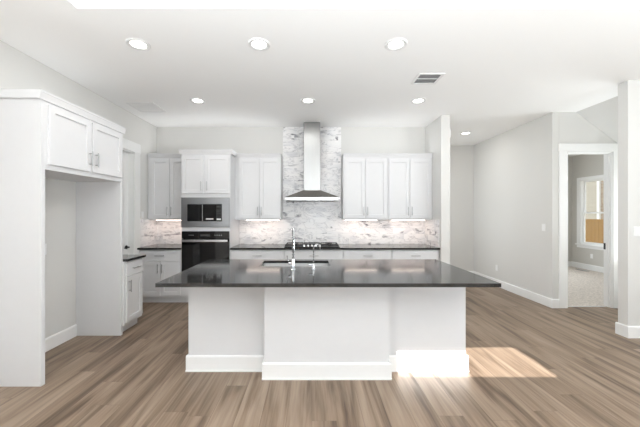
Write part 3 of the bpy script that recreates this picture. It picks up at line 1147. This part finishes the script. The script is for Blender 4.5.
wf = thing('water_faucet', 'small chrome filtered water faucet right of the main faucet', 'faucet', (.016, 2.975, CT))
wx, wy = .016, 2.975
MB().lathe((wx, wy, CT), [(.022, 0), (.022, .005), (.012, .010), (.011, .055), (.007, .06), (.001, .06)], 24).build('base', M['chrome'], wf, True)
pts = [(wx, wy, CT + .05 + .025 * k) for k in range(7)]
zc = CT + .205
for k in range(13):
    a = math.pi * (1 - k / 12)
    d = .045 + .045 * math.cos(a)
    pts.append((wx + d * .75, wy + d * .66, zc + .045 * math.sin(a)))
pts.append((wx + .09 * .75, wy + .09 * .66, zc - .03))
MB().tube(pts, .0062, 12).build('spout', M['chrome'], wf, True)
MB().cyl((wx - .008, wy, CT + .045), (wx - .05, wy, CT + .048), .0075, 14).build('lever', M['chrome'], wf, True)

# ------------------------------------------------------------ lamps
def led_bar(x0, x1, label):
    t = thing('light_bar', label, 'light', ((x0 + x1) / 2, 5.25, UZ0), 'light bars under the upper cabinets')
    MB().box((x0, 5.22, UZ0 - .016), (x1, 5.26, UZ0 - .001), .002).build('housing', M['white_plastic'], t)
    MB().box((x0 + .01, 5.215, UZ0 - .023), (x1 - .01, 5.255, UZ0 - .015)).build('diffuser', M['led'], t, label='glowing warm diffuser strip')
    a = area('under_cabinet_light', ((x0 + x1) / 2, 5.25, UZ0 - .034), (0, .3, -1), x1 - x0, 0.03, 0.85, (1.0, 0.78, 0.67))
    return t


led_bar(-2.72, -2.20, 'light bar under the upper cabinet left of the oven tower')
led_bar(-1.15, -.55 - .01, 'light bar under the upper cabinet right of the oven tower')
led_bar(.57, 1.14, 'light bar under the cabinet right of the hood')
led_bar(1.38, 1.97, 'light bar under the cabinet at the partition')

RL = [((-1.62, 2.80), 'recessed ceiling light, left of the three in the near row'),
      ((-.494, 2.80), 'recessed ceiling light, middle of the three in the near row'),
      ((.783, 2.80), 'recessed ceiling light, right of the three in the near row'),
      ((-1.60, 4.20), 'recessed ceiling light in front of the oven tower'),
      ((-.056, 4.20), 'recessed ceiling light in front of the range hood'),
      ((1.487, 4.20), 'recessed ceiling light nearest the partition, kitchen side'),
      ((3.02, 5.90), 'recessed ceiling light in the hall behind the partition')]
proto = None
for (x, y_), lab in RL:
    if proto is None:
        proto = thing('recessed_light', lab, 'ceiling light', (x, y_, CZ), 'recessed ceiling lights')
        MB().lathe((x, y_, CZ), [(.104, 0), (.104, -.004), (.096, -.011), (.082, -.010), (.068, -.004), (.068, 0)], 40).build('trim_ring', M['white_plastic'], proto, True)
        MB().lathe((x, y_, CZ), [(.068, -.0005), (.068, -.003), (.05, -.004), (.001, -.0045)], 40).build('lens', M['lens'], proto, True)
        kids = list(proto.children)
    else:
        c = proto.copy()
        C.objects.link(c)
        c.location = (x, y_, CZ)
        c['label'] = lab
        for k in kids:
            d = k.copy()
            C.objects.link(d)
            d.parent = c
    area('downlight', (x, y_, CZ - .012), (0, 0, -1), .14, .14, 4.2, (1.0, .985, .97), 'DISK')

# ceiling vents
vt = thing('air_vent', 'white ceiling air vent with dark louvers, right of the lights', 'vent', (1.36, 3.52, CZ))
vx0, vx1, vy0, vy1 = 1.20, 1.50, 3.375, 3.655
v = MB()
for lo, hi in (((vx0, vy0), (vx1, vy0 + .03)), ((vx0, vy1 - .03), (vx1, vy1)), ((vx0, vy0 + .03), (vx0 + .03, vy1 - .03)), ((vx1 - .03, vy0 + .03), (vx1, vy1 - .03))):
    v.box((*lo, CZ - .008), (*hi, CZ), .002)
v.box((vx0 + .03, 3.505, CZ - .007), (vx1 - .03, 3.515, CZ))
v.build('frame', M['white_plastic'], vt)
MB().box((vx0 + .03, vy0 + .03, CZ - .0015), (vx1 - .03, vy1 - .03, CZ - .0005)).build('duct', M['duct'], vt)
lv = MB()
for k in range(11):
    yy = vy0 + .036 + k * .02
    lv.hexa([(vx0 + .03, yy, CZ - .006), (vx1 - .03, yy, CZ - .006), (vx1 - .03, yy + .0015, CZ - .006), (vx0 + .03, yy + .0015, CZ - .006),
             (vx0 + .03, yy + .006, CZ - .0016), (vx1 - .03, yy + .006, CZ - .0016), (vx1 - .03, yy + .0075, CZ - .0016), (vx0 + .03, yy + .0075, CZ - .0016)])
lv.build('louver', M['gap'], vt)
rt = thing('return_grille', 'pale white square ceiling grille close to the left kitchen wall', 'vent', (-2.455, 4.46, CZ))
gx0, gx1, gy0, gy1 = -2.65, -2.26, 4.27, 4.65
v = MB()
for lo, hi in (((gx0, gy0), (gx1, gy0 + .03)), ((gx0, gy1 - .03), (gx1, gy1)), ((gx0, gy0 + .03), (gx0 + .03, gy1 - .03)), ((gx1 - .03, gy0 + .03), (gx1, gy1 - .03))):
    v.box((*lo, CZ - .010), (*hi, CZ), .002)
v.build('frame', M['white_plastic'], rt)
lv = MB()
lv.box((gx0 + .03, gy0 + .03, CZ - .002), (gx1 - .03, gy1 - .03, CZ - .0005))
for k in range(20):
    yy = gy0 + .034 + k * .016
    lv.box((gx0 + .03, yy, CZ - .004), (gx1 - .03, yy + .013, CZ - .002))
lv.build('louver', M['trim'], rt)


# switches, outlets, chime
def plate(kind, f, u, v, label, w=.072, toggles=1):
    name = 'light_switch' if kind == 's' else 'wall_outlet'
    t = thing(name, label, 'switch' if kind == 's' else 'outlet', f.p(u, v - .058, 0))
    MB().fbox(f, u - w / 2, u + w / 2, v - .058, v + .058, 0, .006, .002).build('cover_plate', M['white_plastic'], t)
    for k in range(toggles):
        uu = u + (k - (toggles - 1) / 2) * .046
        if kind == 's':
            MB().fbox(f, uu - .016, uu + .016, v - .033, v + .033, .005, .009, .002).build('rocker', M['trim'], t)
        else:
            for dv in (-.02, .02):
                MB().fbox(f, uu - .016, uu + .016, v + dv - .014, v + dv + .014, .005, .008, .002).build('socket', M['trim'], t)
    return t


plate('s', WEST((XR, 0, 0)), -4.84, 1.245, 'white light switch on the hall wall left of the bedroom door')
plate('o', WEST((XR, 0, 0)), -6.07, .37, 'white outlet low on the hall wall')
plate('s', FRONT((0, YS, 0)), 3.865, 1.26, 'white light switch on the short wall at the right edge', .118, 2)
plate('o', EAST((XL, 0, 0)), 3.17, 1.09, 'white outlet inside the refrigerator alcove')
plate('s', EAST((XL, 0, 0)), 5.02, 1.445, 'white light switch beside the pantry door above the corner backsplash')
plate('o', WEST((BX, 0, 0)), -7.72, .37, 'white outlet under the bedroom window')
o = MB().box((XP1, 4.86, 2.70), (XP1 + .035, 4.98, 2.84), .006).build('door_chime', M['white_plastic'])
tag(o, 'small white box high on the hall side of the partition', 'door chime')
rebase(o, (XP1, 4.92, 2.70))
vr = thing('floor_register', 'small metal floor register in the bedroom carpet', 'vent', (6.98, 7.75, .006))
r_ = MB().box((6.93, 7.6, .006), (7.03, 7.9, .012), .002)
r_.build('frame', M['dark'], vr)
s_ = MB()
for k in range(12):
    s_.box((6.94, 7.615 + k * .023, .0115), (7.02, 7.627 + k * .023, .014))
s_.build('louver', M['gap'], vr)
